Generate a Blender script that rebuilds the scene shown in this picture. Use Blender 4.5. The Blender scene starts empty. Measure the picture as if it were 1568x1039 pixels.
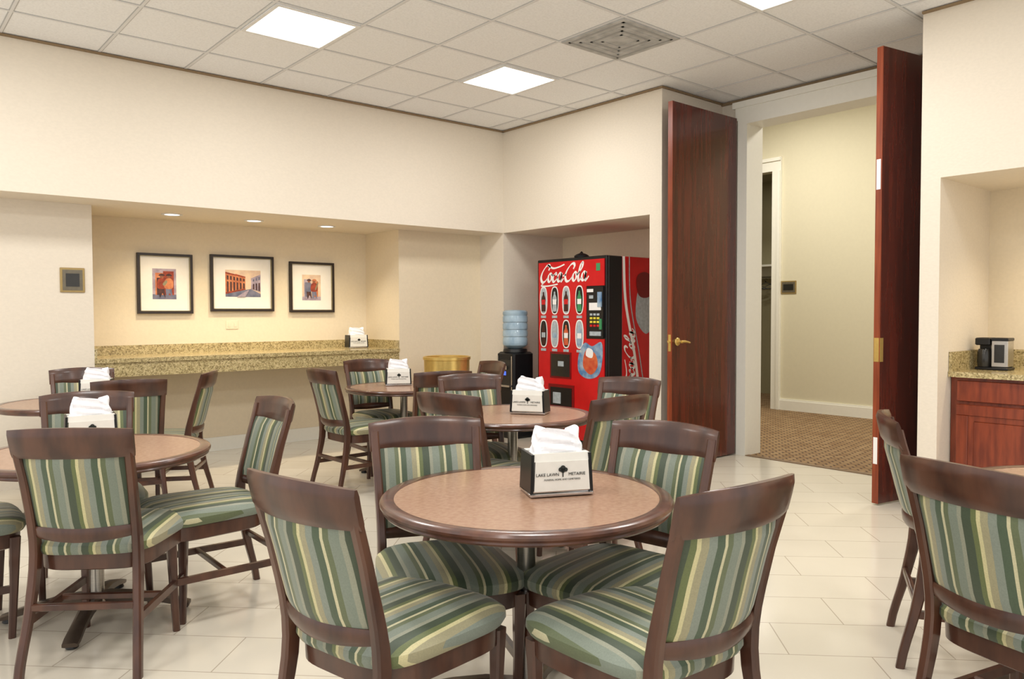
import bpy, math, random
from mathutils import Vector, Matrix
random.seed(3)
S=bpy.context.scene
S.view_settings.view_transform='Standard'
S.view_settings.look='None'
S.view_settings.exposure=0.0
COL=S.collection

# ------------------------------------------------------------ materials
def srgb(r,g,b):
    f=lambda c:(c/255/12.92) if c/255<=.04045 else ((c/255+.055)/1.055)**2.4
    return (f(r),f(g),f(b),1)
def newmat(name):
    m=bpy.data.materials.new(name);m.use_nodes=True
    nt=m.node_tree;b=nt.nodes['Principled BSDF'];return m,nt,b
def N(nt,t,**k):
    n=nt.nodes.new(t)
    for a,v in k.items(): setattr(n,a,v)
    return n
def mat(name,c,rough=.5,metal=0,var=.06,scale=30,bump=0,coat=0,stretch=(1,1,1),c2=None,emit=0,alpha=1,trans=0,ior=1.45,detail=4):
    m,nt,b=newmat(name);L=nt.links
    tc=N(nt,'ShaderNodeTexCoord');mp=N(nt,'ShaderNodeMapping');mp.inputs['Scale'].default_value=stretch
    no=N(nt,'ShaderNodeTexNoise');no.inputs['Scale'].default_value=scale;no.inputs['Detail'].default_value=detail
    L.new(tc.outputs['Object'],mp.inputs['Vector']);L.new(mp.outputs[0],no.inputs['Vector'])
    r=N(nt,'ShaderNodeValToRGB')
    lo=c2 if c2 else tuple(x*(1-var) for x in c[:3])+(1,)
    hi=c if c2 else tuple(min(1,x*(1+var)) for x in c[:3])+(1,)
    r.color_ramp.elements[0].position=.35;r.color_ramp.elements[1].position=.65
    r.color_ramp.elements[0].color=lo;r.color_ramp.elements[1].color=hi
    L.new(no.outputs['Fac'],r.inputs[0]);L.new(r.outputs[0],b.inputs['Base Color'])
    b.inputs['Roughness'].default_value=rough;b.inputs['Metallic'].default_value=metal
    b.inputs['Coat Weight'].default_value=coat;b.inputs['Coat Roughness'].default_value=.15
    b.inputs['Transmission Weight'].default_value=trans;b.inputs['IOR'].default_value=ior
    if emit: 
        b.inputs['Emission Color'].default_value=c;b.inputs['Emission Strength'].default_value=emit
    if bump:
        bp=N(nt,'ShaderNodeBump');bp.inputs['Strength'].default_value=bump;bp.inputs['Distance'].default_value=.01
        L.new(no.outputs['Fac'],bp.inputs['Height']);L.new(bp.outputs[0],b.inputs['Normal'])
    return m
M={}
M['wall']=mat('wallpaper_cream',srgb(228,218,202),.75,var=.018,scale=45,bump=.08,stretch=(1,1,1.6))
M['wall_warm_lit']=mat('wallpaper_warm_lit',srgb(228,214,188),.75,var=.018,scale=45,bump=.08)  # cream wallpaper with the alcoves' warm lamp light put into its colour
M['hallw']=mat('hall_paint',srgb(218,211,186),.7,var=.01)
M['closet']=mat('closet_paint_dimmed',srgb(150,142,112),.8,var=.02)  # olive wall colour, darkened to carry the dimness inside the closet
M['white']=mat('white_trim_paint',srgb(240,238,228),.4,var=.01)
M['ctrim']=mat('ceiling_edge_angle',srgb(140,118,88),.6)
M['bar']=mat('ceiling_tbar',srgb(222,222,222),.5,var=.01)
M['gap_shade']=mat('ceiling_reveal_shade',srgb(184,184,183),.8,var=.01)  # shadow line beside the T-bars, put into the colour of wider strips
M['wood']=mat('walnut_frame',srgb(88,55,40),.33,c2=srgb(58,34,26),scale=14,stretch=(1,1,.25),coat=.35)
M['woodd']=mat('table_edge_wood',srgb(98,60,44),.3,c2=srgb(70,40,31),scale=18,coat=.5)
M['lam']=mat('table_laminate',srgb(166,133,110),.26,c2=srgb(153,119,97),scale=60,detail=8)
M['mahog']=mat('mahogany_door',srgb(94,32,19),.22,c2=srgb(66,20,13),scale=6,stretch=(4,4,.3),coat=.5)
M['mahe']=mat('mahogany_edge',srgb(150,72,42),.35,c2=srgb(120,52,30),scale=9,stretch=(5,5,.3))
M['cherry']=mat('cherry_cabinet',srgb(142,64,36),.3,c2=srgb(108,44,25),scale=8,stretch=(4,4,.5),coat=.3)
M['steel']=mat('brushed_steel',srgb(190,186,180),.3,metal=1,var=.05,stretch=(1,1,8))
M['bronze']=mat('dark_base_metal',srgb(88,76,66),.4,metal=.7)
M['brass']=mat('polished_brass',srgb(222,190,112),.28,metal=.7,var=.05)
M['brassd']=mat('aged_brass_plate',srgb(166,142,92),.4,metal=.4,var=.05)
M['pewter']=mat('plate_insert',srgb(112,104,88),.35,metal=.3,var=.1)
M['black']=mat('black_plastic',srgb(20,20,22),.35)
M['dark']=mat('dark_glass',srgb(48,46,42),.12)
M['chrome']=mat('chrome',srgb(210,210,212),.12,metal=1)
M['paper']=mat('napkin_paper',srgb(240,240,244),.9,var=.02,bump=.2,scale=60)
M['face']=mat('dispenser_plate',srgb(226,224,216),.35,var=.02)
M['ink']=mat('label_ink',srgb(40,45,42),.6)
M['red']=mat('vending_red',srgb(206,24,30),.3,c2=srgb(190,14,22),scale=5)
M['redd']=mat('vending_red_dark',srgb(120,10,18),.3)
M['wht']=mat('graphic_white',srgb(240,238,236),.4,var=.01)
M['blue']=mat('graphic_blue',srgb(70,120,170),.3,c2=srgb(160,180,196),scale=14)
M['orange']=mat('graphic_orange',srgb(212,112,66),.4,c2=srgb(190,60,44),scale=12)
M['green']=mat('graphic_green',srgb(60,140,90),.4)
M['yellow']=mat('graphic_yellow',srgb(225,210,70),.4)
M['silver']=mat('graphic_silver',srgb(170,180,186),.3,var=.15)
M['cola']=mat('graphic_cola',srgb(60,20,16),.3)
M['bluelit']=mat('cooler_lamp',srgb(60,90,220),.3,emit=2)
M['water']=mat('water_body',srgb(136,162,182),.12,c2=srgb(172,194,208),scale=8,var=.1)
M['frame']=mat('picture_frame_black',srgb(48,40,36),.35)
M['gold']=mat('frame_gold',srgb(150,140,110),.4,metal=.4)
M['matb']=mat('mat_board',srgb(240,236,228),.7,var=.01)
M['a_lav']=mat('art_lavender',srgb(186,170,182),.7,c2=srgb(148,136,152),scale=18)
M['a_or']=mat('art_orange',srgb(214,140,96),.7,c2=srgb(182,104,70),scale=20)
M['a_cr']=mat('art_cream',srgb(230,206,176),.7,c2=srgb(212,184,164),scale=14)
M['a_bl']=mat('art_bluegrey',srgb(92,98,122),.7,c2=srgb(126,126,146),scale=14)
M['a_dk']=mat('art_dark',srgb(60,44,50),.7,c2=srgb(88,56,52),scale=30)
M['a_rd']=mat('art_rust',srgb(168,74,50),.7,c2=srgb(126,56,46),scale=30)
M['a_sk']=mat('art_skin',srgb(140,92,70),.7)
M['vent']=mat('vent_grey',srgb(194,194,192),.7,c2=srgb(166,166,164),scale=10)
M['vent2']=mat('vent_grey_dark',srgb(160,160,158),.7)
M['rim']=mat('troffer_frame',srgb(228,228,226),.5)
M['caulk']=mat('transition_strip',srgb(120,96,70),.5)

def ceil_mat():
    m,nt,b=newmat('ceiling_tile');L=nt.links
    g=N(nt,'ShaderNodeNewGeometry');no=N(nt,'ShaderNodeTexNoise');no.inputs['Scale'].default_value=70;no.inputs['Detail'].default_value=6
    L.new(g.outputs['Position'],no.inputs['Vector'])
    r=N(nt,'ShaderNodeValToRGB');r.color_ramp.elements[0].color=srgb(233,234,235);r.color_ramp.elements[1].color=srgb(243,244,245)
    r.color_ramp.elements[0].position=.3;r.color_ramp.elements[1].position=.6
    L.new(no.outputs[0],r.inputs[0]);L.new(r.outputs[0],b.inputs['Base Color']);b.inputs['Roughness'].default_value=.9
    return m
M['ceil']=ceil_mat()
def floor_mat():
    m,nt,b=newmat('porcelain_floor_tile');L=nt.links
    g=N(nt,'ShaderNodeNewGeometry');mp=N(nt,'ShaderNodeMapping');mp.inputs['Rotation'].default_value=(0,0,math.radians(45));mp.inputs['Location'].default_value=(.1,.07,0)
    L.new(g.outputs['Position'],mp.inputs[0])
    br=N(nt,'ShaderNodeTexBrick');br.offset=.5
    for k,v in dict(Scale=1.0).items(): br.inputs[k].default_value=v
    br.inputs['Mortar Size'].default_value=.0026;br.inputs['Mortar Smooth'].default_value=.2
    br.inputs['Brick Width'].default_value=.61;br.inputs['Row Height'].default_value=.305
    br.inputs['Color1'].default_value=srgb(217,209,193);br.inputs['Color2'].default_value=srgb(213,205,189);br.inputs['Mortar'].default_value=srgb(174,163,146)
    L.new(mp.outputs[0],br.inputs['Vector'])
    no=N(nt,'ShaderNodeTexNoise');no.inputs['Scale'].default_value=3;no.inputs['Detail'].default_value=8;L.new(g.outputs['Position'],no.inputs[0])
    mr=N(nt,'ShaderNodeMapRange');mr.inputs['To Min'].default_value=.92;mr.inputs['To Max'].default_value=1.04;L.new(no.outputs[0],mr.inputs[0])
    mx=N(nt,'ShaderNodeMix',data_type='RGBA',blend_type='MULTIPLY');mx.inputs[0].default_value=1
    L.new(br.outputs['Color'],mx.inputs[6]);L.new(mr.outputs[0],mx.inputs[7]);L.new(mx.outputs[2],b.inputs['Base Color'])
    b.inputs['Roughness'].default_value=.15
    return m
M['floor']=floor_mat()
def carpet_mat():
    m,nt,b=newmat('hall_carpet');L=nt.links
    g=N(nt,'ShaderNodeNewGeometry');mp=N(nt,'ShaderNodeMapping');mp.inputs['Rotation'].default_value=(0,0,math.radians(45))
    L.new(g.outputs['Position'],mp.inputs[0])
    ch=N(nt,'ShaderNodeTexBrick');ch.inputs['Scale'].default_value=1;ch.inputs['Brick Width'].default_value=.09;ch.inputs['Row Height'].default_value=.06
    ch.inputs['Mortar Size'].default_value=.008;ch.inputs['Color1'].default_value=srgb(166,138,100);ch.inputs['Color2'].default_value=srgb(140,110,74);ch.inputs['Mortar'].default_value=srgb(84,62,46)
    L.new(mp.outputs[0],ch.inputs['Vector']);L.new(ch.outputs[0],b.inputs['Base Color']);b.inputs['Roughness'].default_value=.95
    return m
M['carpet']=carpet_mat()
def granite_mat():
    m,nt,b=newmat('granite');L=nt.links
    tc=N(nt,'ShaderNodeTexCoord');v=N(nt,'ShaderNodeTexVoronoi');v.inputs['Scale'].default_value=110;L.new(tc.outputs['Object'],v.inputs['Vector'])
    r=N(nt,'ShaderNodeValToRGB');e=r.color_ramp.elements
    e[0].position=0;e[0].color=srgb(124,110,76);e[1].position=1;e[1].color=srgb(208,190,146)
    a=e.new(.3);a.color=srgb(168,150,106);a=e.new(.6);a.color=srgb(184,168,122)
    sp=N(nt,'ShaderNodeSeparateColor');L.new(v.outputs['Color'],sp.inputs[0]);L.new(sp.outputs[0],r.inputs[0]);L.new(r.outputs[0],b.inputs['Base Color'])
    b.inputs['Roughness'].default_value=.18
    return m
M['granite']=granite_mat()
def stripe_mat():
    m,nt,b=newmat('striped_upholstery');L=nt.links
    tc=N(nt,'ShaderNodeTexCoord');sx=N(nt,'ShaderNodeSeparateXYZ');L.new(tc.outputs['Object'],sx.inputs[0])
    a=N(nt,'ShaderNodeMath',operation='MULTIPLY_ADD');a.inputs[1].default_value=1/.17;a.inputs[2].default_value=10.3;L.new(sx.outputs[0],a.inputs[0])
    f=N(nt,'ShaderNodeMath',operation='FRACT');L.new(a.outputs[0],f.inputs[0])
    r=N(nt,'ShaderNodeValToRGB');cr=r.color_ramp;cr.interpolation='CONSTANT'
    st=[(0,(116,125,112)),(.15,(138,140,122)),(.22,(58,70,52)),(.37,(94,103,62)),(.45,(192,184,140)),(.51,(148,142,112)),(.62,(122,130,119)),(.74,(66,82,62)),(.86,(188,182,148)),(.91,(90,99,70))]
    cr.elements[0].position=0;cr.elements[0].color=srgb(*st[0][1]);cr.elements[1].position=st[1][0];cr.elements[1].color=srgb(*st[1][1])
    for p,c in st[2:]:
        e=cr.elements.new(p);e.color=srgb(*c)
    L.new(f.outputs[0],r.inputs[0])
    no=N(nt,'ShaderNodeTexNoise');no.inputs['Scale'].default_value=260;L.new(tc.outputs['Object'],no.inputs[0])
    mr=N(nt,'ShaderNodeMapRange');mr.inputs['To Min'].default_value=.8;mr.inputs['To Max'].default_value=1.2;L.new(no.outputs[0],mr.inputs[0])
    mx=N(nt,'ShaderNodeMix',data_type='RGBA',blend_type='MULTIPLY');mx.inputs[0].default_value=1
    L.new(r.outputs[0],mx.inputs[6]);L.new(mr.outputs[0],mx.inputs[7]);L.new(mx.outputs[2],b.inputs['Base Color'])
    b.inputs['Roughness'].default_value=.5;b.inputs['Sheen Weight'].default_value=.15
    return m
M['fabric']=stripe_mat()
def lens_mat():
    m,nt,b=newmat('troffer_lens');L=nt.links
    tc=N(nt,'ShaderNodeTexCoord');no=N(nt,'ShaderNodeTexNoise');no.inputs['Scale'].default_value=60;L.new(tc.outputs['Object'],no.inputs[0])
    mr=N(nt,'ShaderNodeMapRange');mr.inputs['To Min'].default_value=2.2;mr.inputs['To Max'].default_value=2.6;L.new(no.outputs[0],mr.inputs[0])
    b.inputs['Base Color'].default_value=(1,1,1,1);b.inputs['Emission Color'].default_value=(1,.985,.96,1);L.new(mr.outputs[0],b.inputs['Emission Strength'])
    return m
M['lens']=lens_mat()

# ------------------------------------------------------------ mesh builder
class MB:
    def __init__(s): s.v=[];s.f=[];s.mi=[];s.mats=[];s.T=Matrix.Identity(4)
    def m(s,k):
        if k not in s.mats: s.mats.append(k)
        return s.mats.index(k)
    def add(s,vs,fs,k):
        o=len(s.v);s.v+=[tuple(s.T@Vector(v)) for v in vs];i=s.m(k)
        for f in fs: s.f.append([o+a for a in f]);s.mi.append(i)
    def box(s,x0,x1,y0,y1,z0,z1,k,c=0):
        if c:
            w,d=(x1-x0)/2,(y1-y0)/2;cx,cy=(x0+x1)/2,(y0+y1)/2
            def rg(i,z): 
                a,b=w-i,d-i;q=c
                return [(cx+p,cy+r,z) for p,r in((a-q,-b),(a,-b+q),(a,b-q),(a-q,b),(-a+q,b),(-a,b-q),(-a,-b+q),(-a+q,-b))]
            s.loft([rg(c,z0),rg(0,z0+c),rg(0,z1-c),rg(c,z1)],k);return
        s.add([(x,y,z) for z in(z0,z1) for y in(y0,y1) for x in(x0,x1)],[(0,2,3,1),(4,5,7,6),(0,1,5,4),(2,6,7,3),(0,4,6,2),(1,3,7,5)],k)
    def loft(s,rings,k,cap=True,closed=True):
        n=len(rings[0]);vs=[p for r in rings for p in r];fs=[]
        for i in range(len(rings)-1):
            for j in range(n if closed else n-1):
                a=i*n+j;b=i*n+(j+1)%n;fs.append((a,b,b+n,a+n))
        if cap: fs.append(tuple(range(n))[::-1]);fs.append(tuple(range((len(rings)-1)*n,len(rings)*n)))
        s.add(vs,fs,k)
    def lathe(s,prof,k,seg=48,c=(0,0)):
        s.loft([[(c[0]+r*math.cos(2*math.pi*i/seg),c[1]+r*math.sin(2*math.pi*i/seg),z) for i in range(seg)] for r,z in prof],k)
    def tube(s,pts,r,k,seg=10):
        pts=[Vector(p) for p in pts];rings=[]
        for i,p in enumerate(pts):
            d=(pts[min(i+1,len(pts)-1)]-pts[max(i-1,0)]).normalized()
            a=d.cross(Vector((0,0,1)));a=a.normalized() if a.length>.01 else Vector((1,0,0));b=a.cross(d)
            rr=r[i] if isinstance(r,(list,tuple)) else r
            rings.append([tuple(p+a*rr*math.cos(t)+b*rr*math.sin(t)) for t in [2*math.pi*j/seg for j in range(seg)]])
        s.loft(rings,k)
    def mesh(s,name,angle=38):
        me=bpy.data.meshes.new(name);me.from_pydata(s.v,[],s.f)
        for k in s.mats: me.materials.append(M[k])
        for p,i in zip(me.polygons,s.mi): p.material_index=i;p.use_smooth=True
        import bmesh
        bm=bmesh.new();bm.from_mesh(me);bmesh.ops.recalc_face_normals(bm,faces=bm.faces);bm.to_mesh(me);bm.free()
        me.set_sharp_from_angle(angle=math.radians(angle));me.update();return me
    def obj(s,name,loc=(0,0,0),rot=0,parent=None,angle=38):
        return link(name,s.mesh(name,angle),loc,rot,parent)
def link(name,me,loc=(0,0,0),rot=0,parent=None):
    o=bpy.data.objects.new(name,me);o.location=loc;o.rotation_euler=(0,0,math.radians(rot));COL.objects.link(o)
    if parent: o.parent=parent
    return o
def empty(name,loc=(0,0,0),rot=0):
    return link(name,None,loc,rot)
def boxobj(name,x0,x1,y0,y1,z0,z1,k):
    b=MB();cx,cy=(x0+x1)/2,(y0+y1)/2;b.box(x0-cx,x1-cx,y0-cy,y1-cy,z0,z1,k);return b.obj(name,(cx,cy,0))

# ------------------------------------------------------------ room constants
H=3.24;ZS=2.16;X0=5.306;Y0=6.377;X1=6.186;YL=6.78;Y2=7.445;T=.614;GX=2.038;GY=4.649;YR=2.13
boxobj('wall_left_upper',-3,X1+.2,Y0,7.6,ZS,H+.1,'wall')
boxobj('wall_left_lower',-3,1.439,YL,7.6,0,ZS,'wall')
boxobj('wall_left_pier',4.25,X0,YL,7.6,0,ZS,'wall_warm_lit')
boxobj('wall_corner_column',X0,X1+.2,Y0,7.6,0,ZS,'wall')
boxobj('wall_alcove_back',1.439,4.25,Y2,7.6,0,ZS,'wall_warm_lit')
boxobj('wall_vending_upper',X0,X1+.1,4.249,Y0,ZS,H+.1,'wall')
boxobj('wall_vending_pier',X0,X1,4.249,4.381,0,ZS,'wall')
boxobj('wall_vending_back',X1,X1+.1,4.249,Y0,0,ZS,'wall_warm_lit')
boxobj('wall_door_left',X1,X1+.15,4.07,4.249,0,H+.1,'wall')
boxobj('wall_door_header',X1,X1+.15,YR,4.07,3.03,H+.1,'wall')
boxobj('wall_right_pier',X0,X1+.15,2.01,YR,0,H+.1,'wall')
boxobj('wall_right_upper',X0,X1+.1,-3,2.01,ZS,H+.1,'wall')
boxobj('wall_kitchen_back',X1,X1+.1,-.3,2.01,0,ZS,'wall_warm_lit')
boxobj('wall_right_lower',X0,X1+.1,-3,-.3,0,ZS,'wall')
boxobj('floor',-3,X1,-3,7.6,-.1,0,'floor')
boxobj('floor_hall',X1,12.2,-.5,9.2,-.1,0,'carpet')
boxobj('ceiling',-3,X1,-3,Y0,H,H+.1,'ceil')
b=MB()
i=-8
while GX+i*T<X1:
    x=GX+i*T;ye=Y0 if x<X0 else 4.25
    b.box(x-.015,x+.015,-3,ye,H-.002,H+.01,'gap_shade')
    b.box(x-.009,x+.009,-3,ye,H-.005,H+.01,'bar')
    i+=1
i=-12
while GY+i*T<Y0:
    y=GY+i*T;xe=X1 if YR<y<4.25 else X0
    b.box(-3,xe,y-.015,y+.015,H-.0025,H+.01,'gap_shade')
    b.box(-3,xe,y-.009,y+.009,H-.0055,H+.01,'bar')
    i+=1
b.obj('ceiling_grid')
b=MB()
b.box(-3,X0,Y0-.02,Y0,H-.02,H-.006,'ctrim');b.box(X0-.02,X0,4.23,Y0,H-.02,H-.006,'ctrim');b.box(X0,X1,4.229,4.249,H-.02,H-.006,'ctrim')
b.box(X1-.02,X1,YR,4.249,H-.03,H-.006,'ctrim');b.box(X0-.02,X0,-3,YR,H-.02,H-.006,'ctrim')
b.obj('trim_ceiling')
# hallway
b=MB()
b.box(9.48,9.6,-.5,5.68,0,4,'hallw');b.box(9.48,9.6,5.68,7.1,3.2,4,'hallw');b.box(9.48,9.6,7.1,9.2,0,4,'hallw');b.obj('wall_hall_far')
b=MB();b.box(X1+.15,12.2,-.6,-.5,0,4,'hallw');b.box(X1+.15,12.2,9.2,9.3,0,4,'hallw');b.obj('wall_hall_ends')
b=MB();b.box(X1+.1,X1+.2,-.5,YR,0,4,'hallw');b.box(X1+.15,X1+.2,4.07,9.2,0,4,'hallw');b.box(X1+.15,X1+.2,YR,4.07,3.03,4,'hallw');b.obj('wall_hall_near')
boxobj('ceiling_hall',X1+.1,9.6,-.5,9.2,4,4.1,'ceil')
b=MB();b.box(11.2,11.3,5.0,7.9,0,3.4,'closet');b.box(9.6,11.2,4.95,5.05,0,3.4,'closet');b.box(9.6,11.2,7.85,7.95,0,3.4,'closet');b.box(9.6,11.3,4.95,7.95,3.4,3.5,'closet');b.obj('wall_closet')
b=MB();b.box(10.8,11.2,5.05,7.85,2.02,2.05,'white');b.box(11.17,11.2,5.05,7.85,1.85,2.02,'white');b.tube([(10.95,5.05,1.86),(10.95,7.85,1.86)],.015,'steel')
b.obj('closet_shelf')
def hanger(y):
    b=MB();b.tube([(0,0,.1),(0,.02,.13),(0,0,.16),(0,-.02,.14)],.004,'black',6)
    b.tube([(0,0,.1),(0,.2,0),(0,-.2,0),(0,0,.1)],.007,'black',6);b.tube([(0,0,.1),(0,0,.13)],.004,'black',6)
    b.obj('coat_hanger',(10.95,y,1.68),25)
for y in(6.55,6.7,6.9): hanger(y)
b=MB()
b.box(9.45,9.48,5.57,5.70,0,3.2,'white');b.box(9.43,9.45,5.575,5.61,0,3.2,'white');b.box(9.45,9.48,5.57,7.2,3.2,3.38,'white');b.box(9.43,9.45,5.575,7.2,3.33,3.375,'white')
b.box(9.481,9.62,5.68,5.72,0,3.2,'white');b.obj('trim_closet_door')
b=MB();b.box(9.45,9.48,-.5,5.57,0,.13,'white');b.box(9.46,9.48,-.5,5.57,.13,.15,'white');b.obj('baseboard_hall')
b=MB();b.box(1.439,4.25,Y2-.015,Y2,0,.13,'white');b.obj('baseboard_alcove')
b=MB()
x0,x1=X1-.035,X1+.22
b.box(x0,x1,3.965,4.06,0,3.0,'white');b.box(x0,x1,YR,YR+.045,0,3.0,'white')
b.box(X1-.035,X1+.22,YR,4.06,3.0,3.04,'white');b.box(X1-.03,X1,YR,4.09,3.04,3.15,'white');b.box(X1-.05,X1,YR,4.11,3.15,3.205,'white')
b.obj('trim_door_casing')
b=MB();b.box(X1-.03,X1+.03,YR+.045,3.965,0,.006,'caulk');b.obj('trim_threshold')

def leaf(name,loc,rot,levers):
    r=empty(name,loc,rot)
    b=MB();b.box(.004,.926,-.0225,.0225,.012,3.06,'mahog');b.obj('slab',parent=r)
    b=MB();b.box(.9262,.931,-.0225,.0225,.012,3.06,'mahe');b.box(.9312,.9325,-.013,.013,.98,1.12,'brass');b.obj('edge_banding',parent=r)
    b=MB()
    if levers:
        for sgn in(-1,1):
            T0=b.T;b.T=Matrix.Translation((.86,sgn*.0225,1.06))@Matrix.Rotation(-sgn*math.pi/2,4,'X')
            b.lathe([(.0,0.001),(.034,.001),(.034,.008),(.026,.014),(.012,.016),(.012,.05),(0,.052)],'brass',24)
            b.T=T0
            y=sgn*.068
            b.tube([(.86,y,1.06),(.82,y+sgn*.004,1.062),(.77,y,1.055),(.735,y-sgn*.006,1.05)],[.013,.011,.009,.007],'brass')
        b.tube([(.932,0,1.06),(.945,0,1.06)],.012,'brass')
    else:
        b.box(.931,.9335,-.018,.018,.97,1.13,'brass');b.box(.931,.933,-.015,.015,2.12,2.32,'wht');b.box(.931,.933,-.015,.015,.28,.46,'wht')
        b.box(.895,.93,.0225,.024,.97,1.13,'brass');b.box(.895,.93,-.024,-.0225,.97,1.13,'brass')
    for z in(.3,1.5,2.7): b.tube([(0,-.024,z-.05),(0,-.024,z+.05)],.008,'brass')
    b.obj('hardware',parent=r)
    return r
leaf('door_1',(X1-.045,4.085,0),180,True)
leaf('door_2',(X1-.045,YR+.065,0),180-math.degrees(math.atan2(.17,.91)),False)

# ------------------------------------------------------------ ceiling fixtures
def troffer(i,j,light=True):
    x=GX+(i+.5)*T;y=GY+(j+.5)*T
    b=MB();o=T/2-.012;n=.27
    for a in((-o,-n,-o,o),(n,o,-o,o),(-n,n,-o,-n),(-n,n,n,o)): b.box(a[0],a[1],a[2],a[3],-.014,-.004,'rim')
    b.box(-n,n,-n,n,-.010,-.005,'lens')
    b.obj('ceiling_light_panel',(x,y,H))
    l=bpy.data.lights.new('panel_lamp','AREA');l.shape='SQUARE';l.size=.52;l.energy=20;l.color=(1,.985,.95)
    lo=link('panel_lamp',l,(x,y,H-.02))
for i in(-6,-3,0,3):
    for j in(0,-4,-8): troffer(i,j)
b=MB();o=T/2-.012
b.box(-o,o,-o,o,-.012,-.004,'vent')
for k in range(4):
    s=.26-.055*k;w=.018
    for a in((-s,-s+w,-s,s),(s-w,s,-s,s),(-s,s,-s,-s+w),(-s,s,s-w,s)): b.box(a[0],a[1],a[2],a[3],-.015,-.011,'vent' if k%2 else 'vent2')
b.obj('air_vent',(GX+3.5*T,GY-1.5*T,H))
def downlight(x,y,e=9):
    b=MB();b.loft([[(r*math.cos(a),r*math.sin(a),z) for a in [2*math.pi*q/32 for q in range(32)]] for r,z in((.085,0),(.085,-.006),(.065,-.006),(.06,-.002))],'rim',cap=False)
    b.lathe([(.062,-.003),(.0,-.0035)],'lens',32);b.obj('recessed_downlight',(x,y,ZS))
    l=bpy.data.lights.new('downlight_lamp','SPOT');l.energy=e;l.spot_size=math.radians(125);l.spot_blend=.9;l.color=(1,.83,.58);l.shadow_soft_size=.06
    link('downlight_lamp',l,(x,y,ZS-.03))
for x,y in((2.1,6.97),(2.82,6.97),(3.55,6.97)): downlight(x,y,36)
for y in(1.3,.4): downlight(5.8,y,30)
for x,y,e in((7.9,5.2,68),(7.9,2.5,68)):
    l=bpy.data.lights.new('hall_lamp','AREA');l.size=.6;l.energy=e;l.color=(1,.95,.85);link('hall_lamp',l,(x,y,3.96))
l=bpy.data.lights.new('closet_lamp','AREA');l.size=.3;l.energy=5;l.color=(1,.93,.8);link('closet_lamp',l,(10.3,6.4,3.35))

# ------------------------------------------------------------ chair
ZP=[0,.25,.45,.65,.91];PX=[.205,.188,.180,.183,.192];PY=[-.285,-.228,-.20,-.238,-.305]
def itp(z,A):
    z=max(ZP[0],min(ZP[-1],z))
    for i in range(4):
        if z<=ZP[i+1]:
            t=(z-ZP[i])/(ZP[i+1]-ZP[i])
            g=lambda q:A[max(0,min(4,q))]
            p0,p1,p2,p3=g(i-1),g(i),g(i+1),g(i+2)
            return .5*(2*p1+(p2-p0)*t+(2*p0-5*p1+4*p2-p3)*t*t+(3*p1-p0-3*p2+p3)*t**3)
def csec(cx,cy,z,w,d,c=.006):
    a,b2=w/2,d/2
    return [(cx+p,cy+q,z) for p,q in((a-c,-b2),(a,-b2+c),(a,b2-c),(a-c,b2),(-a+c,b2),(-a,b2-c),(-a,-b2+c),(-a+c,-b2))]
def panel(b,z0,z1,th,ins,curve,k,ns=14,nt=8,yo=0,dome=0,crest=0,flare=0):
    fr=[];bk=[]
    for j in range(nt+1):
        t=j/nt;z=z0+(z1-z0)*t;rf=[];rb=[]
        e=.45 if j in(0,nt) else 1
        for i in range(ns+1):
            s=-1+2*i/ns;hw=itp(z,PX)-ins
            zz=z+crest*(1-s*s)*t-flare*(1-t)*(1-s*s)
            y=itp(z,PY)-curve*(1-s*s)+yo
            ed=.5 if i in(0,ns) else 1
            dm=dome*(1-s**4)*(1-(2*t-1)**4)
            rf.append((s*hw,y+th/2*e*ed+dm,zz));rb.append((s*hw,y-th/2*e*ed-dm*.6,zz))
        fr.append(rf);bk.append(rb)
    rings=[]
    for j in range(nt+1): rings.append(fr[j]+bk[j][::-1])
    b.loft(rings,k)
def sup(a,bb,z,sc,n=48,e=4.5,tp=.09,yc=.03):
    r=[]
    for i in range(n):
        t=2*math.pi*i/n;c,s=math.cos(t),math.sin(t)
        x=a*math.copysign(abs(c)**(2/e),c);y=bb*math.copysign(abs(s)**(2/e),s)
        x*=1+tp*y/bb
        r.append((x*sc,yc+y*sc,z))
    return r
def chair_mesh():
    b=MB()
    for sg in(-1,1):
        rings=[]
        for q in range(17):
            z=.872*q/16;w=.03;d=.030+.016*math.exp(-((z-.42)/.2)**2)
            rings.append(csec(sg*itp(z,PX),itp(z,PY),z,w,d))
        b.loft(rings,'wood')
        b.loft([csec(sg*.195,.205,0,.026,.026),csec(sg*.197,.215,.2,.03,.03),csec(sg*.198,.222,.41,.04,.04)],'wood')
        b.loft([[(sg*itp(.2,PX)+p,itp(.2,PY)+.01,.20+q) for p,q in((-.009,-.014),(.009,-.014),(.009,.014),(-.009,.014))],
                [(sg*.197+p,.205,.20+q) for p,q in((-.009,-.014),(.009,-.014),(.009,.014),(-.009,.014))]],'wood')
    b.box(-.19,.19,-.01,.01,.19,.215,'wood',.004)
    b.box(-.18,.18,-.245,-.225,.235,.262,'wood',.004)
    panel(b,.80,.90,.032,-.02,.045,'wood',crest=.012,nt=6)
    panel(b,.50,.54,.026,.0,.045,'wood',nt=4,flare=.015)
    panel(b,.53,.808,.022,.013,.045,'fabric',dome=.008)
    b.loft([sup(.205,.215,.365,1),sup(.213,.223,.37,1),sup(.215,.225,.425,1)],'wood')
    b.loft([sup(.215,.232,.424,.96),sup(.222,.238,.428,1.0),sup(.226,.242,.445,1.02),sup(.226,.242,.462,1.015),sup(.222,.238,.476,.965),sup(.222,.238,.486,.86),sup(.222,.238,.492,.65),sup(.222,.238,.495,.4),sup(.222,.238,.496,.1)],'fabric')
    return b.mesh('dining_chair',42)
CH=chair_mesh()
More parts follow.
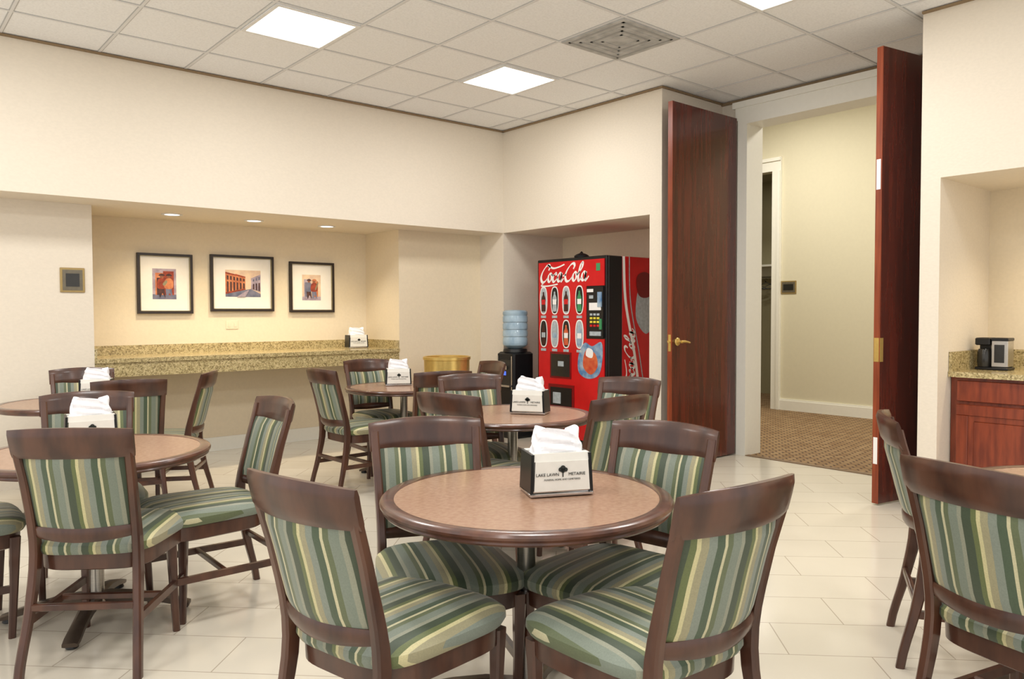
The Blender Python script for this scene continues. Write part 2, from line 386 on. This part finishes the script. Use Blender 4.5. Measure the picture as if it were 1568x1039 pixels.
def chair(tx,ty,ang):
    a=math.radians(ang);x=tx+.29*math.cos(a);y=ty+.29*math.sin(a)
    link('dining_chair',CH,(x,y,0),ang-90)
for c in [(.83,1.77,11.6),(1.565,1.035,86),(1.615,2.395,-113),(2.17,1.735,189),
          (.575,3.065,54),(1.48,3.48,179),(.89,4.36,259),(-.04,3.85,0),
          (1.86,5.48,150),(1.27,5.1,80),(1.27,6.38,262),
          (2.25,3.13,12),(3.02,3.97,250),(3.58,3.12,192),(2.78,2.48,92),
          (2.58,5.15,2),(3.37,5.9,265),(3.08,4.36,75),(3.98,4.95,170),
          (3.07,1.31,-62),(2.2,.735,-15)]: chair(*c)

# ------------------------------------------------------------ tables
def table_mesh():
    b=MB();zt=.717;R=.47
    b.lathe([(0,zt-.001),(.425,zt-.001),(.4255,zt-.004)],'lam',72)
    b.lathe([(.425,zt-.02),(.425,zt),(.432,zt+.001),(.458,zt+.001),(.466,zt-.003),(R,zt-.01),(.469,zt-.017),(.462,zt-.022),(.460,zt-.026),(.462,zt-.031),(.457,zt-.037),(.44,zt-.040),(.1,zt-.040)],'woodd',72)
    b.lathe([(.11,zt-.041),(.11,zt-.05),(.035,zt-.06),(.03,zt-.07),(.029,.10),(.042,.085),(.05,.07),(.05,.05),(.02,.05)],'steel',32)
    for q in range(4):
        b.T=Matrix.Rotation(q*math.pi/2,4,'Z')
        rings=[]
        for x,z,h,w in((.0,.075,.05,.03),(.05,.08,.05,.03),(.15,.075,.038,.028),(.27,.05,.03,.027),(.34,.03,.024,.03),(.375,.022,.016,.028)):
            rings.append([(x,p*w,z+qq*h/2) for p,qq in((-1,-.8),(-.7,-1),(.7,-1),(1,-.8),(1,.6),(.6,1),(-.6,1),(-1,.6))])
        b.loft(rings,'bronze');b.lathe([(.02,0),(.024,.004),(.02,.02),(.008,.022)],'black',16,(.345,0))
        b.box(.02,.3,-.02,.02,zt-.055,zt-.041,'black')
    b.T=Matrix.Identity(4)
    return b.mesh('round_table',30)
TB=table_mesh()
for x,y,a in((1.646,1.867,30),(2.92,3.43,10),(3.38,5.33,40),(.775,3.695,63),(1.12,5.85,20),(3.1,.61,15)):
    link('round_table',TB,(x,y,0),a)

# ------------------------------------------------------------ napkin dispenser
def disp_meshes():
    b=MB();w=.1;d=.062
    b.box(-w-.006,w+.006,-d-.008,d+.008,.0,.012,'chrome',.003)
    def rg(z,s,t): return [(p*w*s,q*d*t,z) for p,q in((-1,-1),(1,-1),(1,1),(-1,1))]
    b.loft([rg(.012,.985,.95),rg(.13,.93,.9)],'chrome')
    for sg in(-1,1):
        b.loft([[(sg*(w*1.0)+p,q,.012) for p,q in((-.006,-d-.004),(.004,-d-.004),(.004,d+.004),(-.006,d+.004))],
                [(sg*(w*.95)+p,q,.135) for p,q in((-.006,-d+.0),(.004,-d+.0),(.004,d-.0),(-.006,d-.0))]],'black')
    for sg in(-1,1):
        y=sg*(d+.001);y2=sg*(d*.91+.004)
        b.loft([[(-w*.93,y,.018),(w*.93,y,.018),(w*.93,y+sg*.003,.018),(-w*.93,y+sg*.003,.018)],[(-w*.88,y2,.112),(w*.88,y2,.112),(w*.88,y2+sg*.003,.112),(-w*.88,y2+sg*.003,.112)]],'face')
        b.loft([[(-w*.95,y2+.001*sg,.112),(w*.95,y2+.001*sg,.112),(w*.95,y2-.03*sg,.112),(-w*.95,y2-.03*sg,.112)],[(-w*.93,y2-.004*sg,.137),(w*.93,y2-.004*sg,.137),(w*.93,y2-.034*sg,.137),(-w*.93,y2-.034*sg,.137)]],'face')
    m1=b.mesh('body')
    b=MB();rings=[]
    n=36
    for t in range(10):
        tt=t/9;z=.125+.08*tt;sw=.085*(1-.16*tt);sd=.052*(1-.4*tt)
        rings.append([(sw*math.copysign(abs(math.cos(a))**.5,math.cos(a))*(1+.05*math.sin(5*a+t)) ,sd*math.copysign(abs(math.sin(a))**.6,math.sin(a))*(1+.12*math.cos(3*a+2*t)),z+.011*math.sin(3*a+1)*tt) for a in [2*math.pi*q/n for q in range(n)]])
    rings.append([(p[0]*.5,p[1]*.3,p[2]-.008) for p in rings[-1]])
    b.loft(rings,'paper')
    m2=b.mesh('napkins',60)
    b=MB()
    b.T=Matrix.Translation((.002,-.0665,.078))@Matrix.Rotation(math.pi/2,4,'X')
    for cx,cy,r in((0,.012,.009),(-.008,.008,.007),(.009,.007,.007),(.0,.004,.007)): b.lathe([(0,0),(r,0),(r,.0006)],'ink',12,(cx,cy))
    b.box(-.0018,.0018,-.016,.004,0,.0006,'ink')
    m3=b.mesh('tree_logo')
    cs=[]
    for s,sz,z,x in(('LAKE LAWN',.0138,.066,-.049),('METAIRIE',.0138,.066,.049),('FUNERAL HOME AND CEMETERIES',.0078,.052,.0)):
        c=bpy.data.curves.new('label','FONT');c.body=s;c.size=sz;c.align_x='CENTER';c.extrude=.0003;c.materials.append(M['ink']);cs.append((c,x,z))
    return m1,m2,m3,cs
D1,D2,D3,DC=disp_meshes()
def dispenser(x,y,z,rot):
    r=empty('napkin_dispenser',(x,y,z),rot)
    link('body',D1,parent=r);link('napkins',D2,parent=r);link('tree_logo',D3,parent=r)
    for c,cx,cz in DC:
        o=link('label_text',c,(cx,-.0665+.055*(cz-.066),cz),parent=r);o.rotation_euler=(math.radians(88),0,0)
ZT=.7185
dispenser(1.735,1.82,ZT,-26);dispenser(3.005,3.37,ZT,-58);dispenser(3.39,5.43,ZT,-28);dispenser(.80,3.87,ZT,-8);dispenser(1.28,5.98,ZT,-20)

# ------------------------------------------------------------ left alcove counter
b=MB()
b.box(1.439,4.25,YL-.01,Y2,.915,.948,'granite');b.box(1.439,4.25,YL+.005,YL+.03,.80,.915,'granite')
b.box(1.439,4.25,Y2-.02,Y2,.948,1.03,'granite');b.box(4.23,4.25,YL,Y2-.02,.948,1.03,'granite');b.box(1.439,1.459,YL,Y2-.02,.948,1.03,'granite')
b.obj('granite_counter')
dispenser(3.98,7.18,.949,-8)
b=MB();b.box(-.06,.06,-.006,0,-.04,.04,'wall_warm_lit',.002)
for q in(-.03,.03): b.box(q-.012,q+.012,-.009,-.006,-.02,.02,'wall_warm_lit')
b.obj('outlet_plate',(2.78,Y2,1.2))
def spl(pts,n=8,closed=False):
    out=[];L=len(pts)
    rng=range(L if closed else L-1)
    for i in rng:
        g=(lambda q:pts[q%L]) if closed else (lambda q:pts[max(0,min(L-1,q))])
        p0,p1,p2,p3=g(i-1),g(i),g(i+1),g(i+2)
        for k in range(n):
            t=k/n;out.append(tuple(.5*(2*p1[c]+(p2[c]-p0[c])*t+(2*p0[c]-5*p1[c]+4*p2[c]-p3[c])*t*t+(3*p1[c]-p0[c]-3*p2[c]+p3[c])*t**3) for c in(0,1)))
    out.append(out[0] if closed else pts[-1]);return out
def fpoly(b,P,pts,k): b.add([P(*p) for p in pts],[tuple(range(len(pts)))],k)
# picture content is drawn as thin flat shapes; u,v in 0..1 of the print area
def art(name,x0,x1,z0,z1,area,pic):
    w=x1-x0;h=z1-z0;r=empty(name,((x0+x1)/2,Y2,(z0+z1)/2))
    b=MB();f=.022;a,c=w/2,h/2
    b.box(-a,a,-.012,-.002,-c,c,'matb')
    for q in((-a,-a+f,-c,c),(a-f,a,-c,c),(-a+f,a-f,-c,-c+f),(-a+f,a-f,c-f,c)): b.box(q[0],q[1],-.032,-.001,q[2],q[3],'frame')
    g=.006;A=a-f;C=c-f
    for q in((-A,-A+g,-C,C),(A-g,A,-C,C),(-A,A,-C,-C+g),(-A,A,C-g,C)): b.box(q[0],q[1],-.028,-.012,q[2],q[3],'gold')
    b.obj('frame',parent=r)
    b=MB();u0,u1,v0,v1=area
    for k,(pts,mk) in enumerate(pic):
        P=lambda u,v,k=k:((u0+(u1-u0)*u)*w,-.0125-.0003*k,(v0+(v1-v0)*v)*h)
        fpoly(b,P,pts,mk)
    b.obj('print',parent=r)
def R4(a,b_,c,d): return [(a,c),(b_,c),(b_,d),(a,d)]
def disc(cx,cy,rx,ry): return [(cx+rx*math.cos(t),cy+ry*math.sin(t)) for t in [2*math.pi*i/14 for i in range(14)]]
def blob(*p): return spl(list(p),5,True)[:-1]
def figure(x,s,body,legs,hat):
    return [(blob((x-.05*s,.05),(x-.09*s,.3),(x-.06*s,.45),(x+.06*s,.45),(x+.08*s,.3),(x+.1*s,.05),(x+.02*s,.2)),legs),
            (blob((x-.11*s,.36),(x-.12*s,.58),(x-.05*s,.68),(x+.06*s,.68),(x+.12*s,.58),(x+.1*s,.36)),body),
            (disc(x,.745,.05*s,.055),'a_sk'),(blob((x-.08*s,.77),(x-.03*s,.83),(x+.04*s,.83),(x+.09*s,.77)),hat)]
full=R4(0,1,0,1)
art('framed_art',1.93,2.41,1.31,1.855,(-.23,.20,-.26,.25),[(full,'a_lav'),(R4(.0,1,.0,.16),'a_bl'),(R4(.12,.9,.14,.86),'a_or'),(R4(.45,.9,.14,.92),'a_rd'),(R4(.18,.38,.14,.7),'a_dk')]
    +figure(.38,1.5,'a_rd','a_dk','a_dk')+figure(.68,1.5,'a_or','a_bl','a_dk')+[(blob((.42,.5),(.56,.62),(.62,.56),(.5,.44)),'gold')])
pic=[(full,'a_cr'),([(0,0),(1,0),(1,.12),(.72,.30),(.55,.26),(0,.1)],'a_bl'),([(0,.1),(.28,.2),(.28,.84),(0,.92)],'a_or'),([(.28,.2),(.56,.27),(.56,.76),(.28,.86)],'a_or'),([(.56,.27),(.72,.30),(.72,.70),(.56,.76)],'a_cr'),
     ([(.72,.3),(1,.2),(1,.86),(.72,.7)],'a_lav'),([(0,.1),(.56,.27),(.56,.31),(0,.17)],'a_rd'),([(0,.86),(.56,.72),(.56,.76),(0,.92)],'a_rd')]
for i in range(6):
    u=.04+.09*i;z0=.18+.026*i;pic.append(([(u,z0),(u+.045,z0+.012),(u+.045,.56-.012*i),(u,.58-.012*i)],'a_dk'))
    pic.append(([(u,.64-.01*i),(u+.045,.63-.01*i),(u+.045,.78-.022*i),(u,.80-.022*i)],'a_dk'))
for i in range(3):
    u=.77+.08*i;pic.append(([(u,.3-.03*i),(u+.04,.285-.03*i),(u+.04,.5+.02*i),(u,.49+.02*i)],'a_dk'));pic.append(([(u,.58+.03*i),(u+.04,.6+.03*i),(u+.04,.68+.05*i),(u,.66+.05*i)],'a_bl'))
pic.append(([(.3,.0),(.62,.26),(.66,.26),(.55,.0)],'a_lav'))
art('framed_art',2.575,3.195,1.33,1.87,(-.27,.29,-.24,.24),pic)
art('framed_art',3.365,3.855,1.32,1.835,(-.22,.20,-.26,.25),[(full,'a_cr'),(R4(0,1,0,.15),'a_lav'),(R4(.1,.45,.14,.82),'a_lav'),(R4(.15,.3,.14,.7),'a_bl'),(R4(.55,.85,.14,.75),'a_or')]
    +figure(.36,1.4,'a_bl','a_dk','a_dk')+figure(.64,1.5,'a_rd','a_bl','a_or')+[(blob((.68,.45),(.82,.7),(.86,.66),(.74,.42)),'gold')])
def plate(name,loc,w,h,rot=0):
    b=MB();f=.016
    b.box(-w/2,w/2,-.012,0,-h/2,h/2,'brassd',.003);b.box(-w/2+f,w/2-f,-.015,-.012,-h/2+f,h/2-f,'pewter');b.box(-w/2+2.4*f,w/2-2.4*f,-.018,-.015,-h/2+2.8*f,h/2-2.8*f,'dark');b.obj(name,loc,rot)
plate('thermostat_plate',(1.295,YL,1.57),.17,.19)
plate('thermostat_plate',(9.48,5.46,1.64),.22,.17,-90)
b=MB();b.lathe([(.0,.0),(.21,.0),(.22,.01),(.22,.03),(.215,.04),(.22,.5),(.225,.85),(.235,.855),(.235,.88),(.225,.885),(.215,.88),(.21,.6),(.0,.58)],'brass',48)
b.obj('brass_waste_bin',(4.43,6.2,0))

# ------------------------------------------------------------ vending machine
VX=5.32;VY=5.85;VW=.95;VH=1.84
def ribbon(b,P,pts,w,k,closed=False,nib=.7,lo=.3):
    c=spl(pts,8,closed);L=[];R=[]
    for i in range(len(c)):
        a=c[max(i-1,0)];d=c[min(i+1,len(c)-1)]
        if closed and i in(0,len(c)-1): a=c[-2];d=c[1]
        dx,dy=d[0]-a[0],d[1]-a[1];l=math.hypot(dx,dy) or 1;dx/=l;dy/=l
        ww=w*(lo+(1-lo)*abs(dx*math.sin(nib)-dy*math.cos(nib)))/2
        L.append(P(c[i][0]-dy*ww,c[i][1]+dx*ww));R.append(P(c[i][0]+dy*ww,c[i][1]-dx*ww))
    n=len(c);b.add(L+R,[(i,i+1,n+i+1,n+i) for i in range(n-1)],k)
def el(cx,cy,rx,ry,n=10): return [(cx+rx*math.cos(2*math.pi*i/n),cy+ry*math.sin(2*math.pi*i/n)) for i in range(n)]
def script_logo(b,P,k='wht',w=.32):
    def s(pts,dx=0): return [(x+dx+.2*y,y) for x,y in pts]
    C=[(1.0,1.15),(1.12,1.45),(.95,1.68),(.55,1.55),(.12,1.0),(.0,.45),(.25,.02),(.65,.06),(1.0,.42)]
    for dx in(0,3.55):
        ribbon(b,P,s(C,dx),w,k)
        ribbon(b,P,s(el(1.32,.42,.25,.40),dx),w,k,True)
    ribbon(b,P,s([(1.5,.75),(1.75,.62),(1.95,.7)]),w*.6,k)
    ribbon(b,P,s([(2.2,.62),(2.12,.84),(1.85,.62),(1.8,.2),(2.0,.0),(2.3,.2),(2.5,.5)]),w,k)
    ribbon(b,P,s(el(2.72,.42,.24,.40)),w,k,True);ribbon(b,P,s([(3.0,.85),(2.96,.3),(3.1,.02),(3.35,.3)]),w,k)
    ribbon(b,P,s([(3.2,.5),(3.5,.62),(3.62,.6)]),w*.8,k)
    ribbon(b,P,s([(5.1,.6),(5.35,.7),(5.75,1.3),(5.72,1.72),(5.5,1.5),(5.38,.7),(5.42,.15),(5.6,.0),(5.8,.3)]),w,k)
    ribbon(b,P,s(el(6.1,.42,.24,.40)),w,k,True);ribbon(b,P,s([(6.38,.85),(6.34,.3),(6.5,.02),(6.8,.4)]),w,k)
    ribbon(b,P,s([(.75,1.68),(1.6,1.35),(2.4,1.42),(3.2,1.65)]),w*.7,k)
    ribbon(b,P,s([(.5,-.1),(.2,-.35),(1.2,-.4),(2.6,-.25)]),w*.6,k)
vm=empty('vending_machine')
b=MB()
b.box(VX+.03,VX+.22,VY-VW,VY,.06,VH,'black',.006)
b.box(VX+.22,VX+.8,VY-VW+.005,VY-.005,.06,VH,'red',.006)
b.box(VX+.08,VX+.75,VY-VW+.04,VY-.04,0,.06,'black')
b.box(VX,VX+.03,VY-VW,VY,.06,VH,'black',.005)
b.obj('cabinet',parent=vm)
F=lambda off:(lambda u,z:(VX-off,VY-u,z))
def rect(b,u0,u1,z0,z1,t,k,t0=0): b.box(VX-t,VX-t0,VY-u1,VY-u0,z0,z1,k)
b=MB()
rect(b,.03,.70,.08,1.81,.012,'red');rect(b,.70,.93,1.56,1.81,.012,'red');rect(b,.70,.93,.08,1.06,.012,'red')
rect(b,.715,.925,1.07,1.55,.02,'black')
P=F(.014);script_logo(b,lambda u,z:P(.06+u*.098,1.615+z*.1))
def pill(cx,cz,w,h,off,k):
    P=F(off);fpoly(b,P,[(cx+w/2*math.copysign(abs(math.cos(a))**.7,math.cos(a)),cz+h/2*math.copysign(abs(math.sin(a))**.8,math.sin(a))) for a in [2*math.pi*q/28 for q in range(28)]],k)
def bottle2(cx,cz,h,off,k,lab):
    P=F(off);w=h*.17
    pr=[(.35,0),(.45,.04),(.42,.3),(.36,.42),(.46,.58),(.4,.7),(.16,.85),(.15,.97),(.0,1.0)]
    pts=[(cx+2*w*x,cz-h/2+h*z) for x,z in pr]+[(cx-2*w*x,cz-h/2+h*z) for x,z in pr[::-1][1:]]
    fpoly(b,P,pts,k);P=F(off+.001);fpoly(b,P,[(cx-w*.8,cz-.03),(cx+w*.8,cz-.03),(cx+w*.8,cz+.02),(cx-w*.8,cz+.02)],lab)
cols=[('cola','red'),('silver','wht'),('cola','red'),('green','wht'),('cola','silver'),('silver','blue'),('orange','wht'),('blue','wht')]
for r_ in range(2):
    for c_ in range(4):
        cx=.105+.162*c_+(.0 if c_<3 else .02);cz=1.43-.33*r_
        pill(cx,cz,.112,.28,.014,'wht');pill(cx,cz,.09,.255,.015,'black' if (c_+r_)%2 else 'silver')
        k,l=cols[r_*4+c_];bottle2(cx,cz-.01,.2,.016,k,l)
        rect(b,cx-.035,cx+.035,cz-.175,cz-.15,.018,'silver')
rect(b,.75,.80,1.44,1.47,.026,'silver');rect(b,.75,.90,1.33,1.40,.026,'wht')
for a in range(3):
    for q in range(4): rect(b,.76+.045*a,.79+.045*a,1.28-.035*q,1.30-.035*q,.026,('silver','yellow','yellow','red')[q])
rect(b,.86,.91,1.36,1.5,.03,'blue');rect(b,.76,.9,1.09,1.13,.03,'silver');rect(b,.88,.91,1.15,1.25,.028,'green')
rect(b,.83,.88,1.70,1.77,.014,'green');rect(b,.72,.80,1.5,1.53,.024,'wht')
rect(b,.20,.50,.66,.92,.016,'redd');rect(b,.22,.48,.68,.90,.02,'dark');rect(b,.32,.40,.78,.83,.022,'silver')
rect(b,.18,.54,.36,.60,.018,'redd');rect(b,.21,.51,.39,.57,.022,'black');rect(b,.25,.36,.41,.52,.024,'silver')
P=F(.0145);fpoly(b,P,blob((.60,.74),(.60,.90),(.68,1.02),(.78,.99),(.9,1.03),(.91,.86),(.86,.72),(.72,.68)),'blue')
P=F(.0155);fpoly(b,P,blob((.66,.80),(.70,.95),(.82,.92),(.85,.80),(.76,.72)),'orange')
P=F(.0165);fpoly(b,P,blob((.70,.9),(.72,.97),(.79,.95),(.78,.88)),'wht')
b.obj('front_panel',parent=vm)
b=MB();ys=VY-VW+.005
Sd=lambda off:(lambda u,z:(VX+.22+u,ys-off,z))
P=Sd(.002)
ribbon(b,P,[(.02,1.84),(.05,1.4),(.18,.9),(.26,.45),(.28,.08)],.035,'wht',lo=1)
ribbon(b,P,[(.10,1.84),(.12,1.4),(.25,.9),(.34,.45),(.36,.08)],.014,'silver',lo=1)
fpoly(b,P,blob((.2,1.25),(.22,1.5),(.3,1.55),(.42,1.48),(.44,1.2),(.34,1.1)),'silver')
P3=Sd(.003);fpoly(b,P3,blob((.22,1.5),(.21,1.65),(.33,1.70),(.44,1.64),(.42,1.48),(.3,1.45)),'redd')
P2=Sd(.003);script_logo(b,lambda u,z:P2(.04+(1.6-z)*.085,.55+u*.088))
b.obj('side_panel',parent=vm)
b=MB();b.lathe([(0,0),(.07,0),(.075,.03),(.055,.045),(.03,.055),(.0,.058)],'black',24);b.tube([(-.06,0,.02),(0,0,.07),(.06,0,.02)],.008,'black')
b.obj('black_dome',(VX+.2,5.42,VH))  # small black dome of unknown use on the machine top

# ------------------------------------------------------------ water cooler
wc=empty('water_cooler',(5.30,6.18,0),0)
b=MB();b.box(-.14,.14,-.14,.14,0,.9,'black',.02)
b.box(-.146,-.138,-.10,.10,.56,.82,'dark');b.box(-.17,-.14,-.1,.1,.54,.56,'chrome')
for q in(-.04,.04): b.box(-.165,-.14,q-.012,q+.012,.72,.76,'chrome')
b.box(-.148,-.14,-.12,-.105,.5,.86,'chrome');b.box(-.148,-.14,.105,.12,.5,.86,'chrome')
b.box(-.149,-.146,-.02,.02,.66,.70,'bluelit');b.lathe([(.13,.9),(.125,.93),(.08,.935)],'black',32);b.obj('cabinet',parent=wc)
b=MB();pr=[(.03,.92),(.05,.93),(.1,.95),(.128,.97),(.132,.99)]
for q in range(4):
    z=.99+.075*q;pr+=[(.132,z),(.132,z+.05),(.126,z+.06),(.126,z+.068)]
pr+=[(.132,1.295),(.13,1.32),(.11,1.335),(.0,1.34)]
b.lathe(pr,'water',40);b.obj('bottle',parent=wc)

# ------------------------------------------------------------ kitchenette
XC=5.5
b=MB()
b.box(XC+.02,X1-.002,-.295,2.005,.1,.875,'cherry');b.box(XC+.08,X1-.002,-.295,2.005,0,.1,'black')
y=1.98
for w in(.62,.62,.62):
    y1=y-w
    b.box(XC,XC+.02,y1+.015,y-.015,.72,.855,'cherry',.004)
    b.box(XC,XC+.02,y1+.015,y-.015,.13,.70,'cherry',.004)
    b.box(XC-.008,XC+.004,y1+.015,y-.015,.63,.70,'cherry',.003);b.box(XC-.008,XC+.004,y1+.015,y-.015,.13,.20,'cherry',.003)
    b.box(XC-.008,XC+.004,y1+.015,y1+.085,.20,.63,'cherry',.003);b.box(XC-.008,XC+.004,y-.085,y-.015,.20,.63,'cherry',.003)
    b.box(XC-.006,XC+.004,y1+.12,y-.12,.235,.595,'cherry',.004)
    y=y1
b.obj('base_cabinet')
b=MB();b.box(XC-.03,X1-.001,-.298,2.008,.877,.912,'granite');b.box(X1-.02,X1-.001,-.298,2.008,.912,1.04,'granite');b.box(XC-.02,X1-.02,1.99,2.008,.912,1.04,'granite')
b.obj('granite_countertop')
b=MB();b.box(-.2,.2,-.25,.25,0,.008,'chrome',.003);b.box(-.17,.17,-.22,.22,.008,.0095,'steel');b.tube([(.17,0,0),(.17,0,.2),(.12,0,.25),(.04,0,.22)],.012,'chrome');b.obj('sink',(5.80,1.35,.913))
b=MB();b.box(-.07,.07,-.11,.09,0,.018,'black',.004);b.box(-.06,.06,-.105,-.005,.018,.20,'steel',.006);b.box(-.062,.062,-.107,-.003,.195,.215,'black',.004)
b.box(.02,.07,-.0,.09,.018,.2,'black',.005);b.lathe([(0,.02),(.04,.02),(.044,.06),(.042,.12),(.034,.14),(.0,.145)],'dark',24,(-.025,.045));b.box(-.07,.07,0,.09,.165,.215,'black',.006);b.box(-.0615,-.06,-.085,-.025,.05,.17,'dark')
b.obj('coffee_maker',(5.86,1.87,.913))

# ------------------------------------------------------------ world + camera
w=bpy.data.worlds.new('World');S.world=w;w.use_nodes=True;w.node_tree.nodes['Background'].inputs[0].default_value=(1,.98,.95,1);w.node_tree.nodes['Background'].inputs[1].default_value=1.28  # even ambient fill, added to brighten the room through its open sides
yaw=math.radians(49.622);pt=math.radians(1.912);rl=math.radians(-.175)
F0=Vector((math.cos(yaw),math.sin(yaw),0));R=Vector((math.sin(yaw),-math.cos(yaw),0));U=Vector((0,0,1))
Fw=F0*math.cos(pt)-U*math.sin(pt);U2=F0*math.sin(pt)+U*math.cos(pt)
R2=R*math.cos(rl)+U2*math.sin(rl);U3=-R*math.sin(rl)+U2*math.cos(rl)
cd=bpy.data.cameras.new('Camera');cd.sensor_width=36;cd.lens=1183.99/1568*36;cd.clip_start=.05
co=bpy.data.objects.new('Camera',cd);COL.objects.link(co)
mm=Matrix((R2,U3,-Fw)).transposed().to_4x4();mm.translation=Vector((0,0,1.3));co.matrix_world=mm
S.camera=co
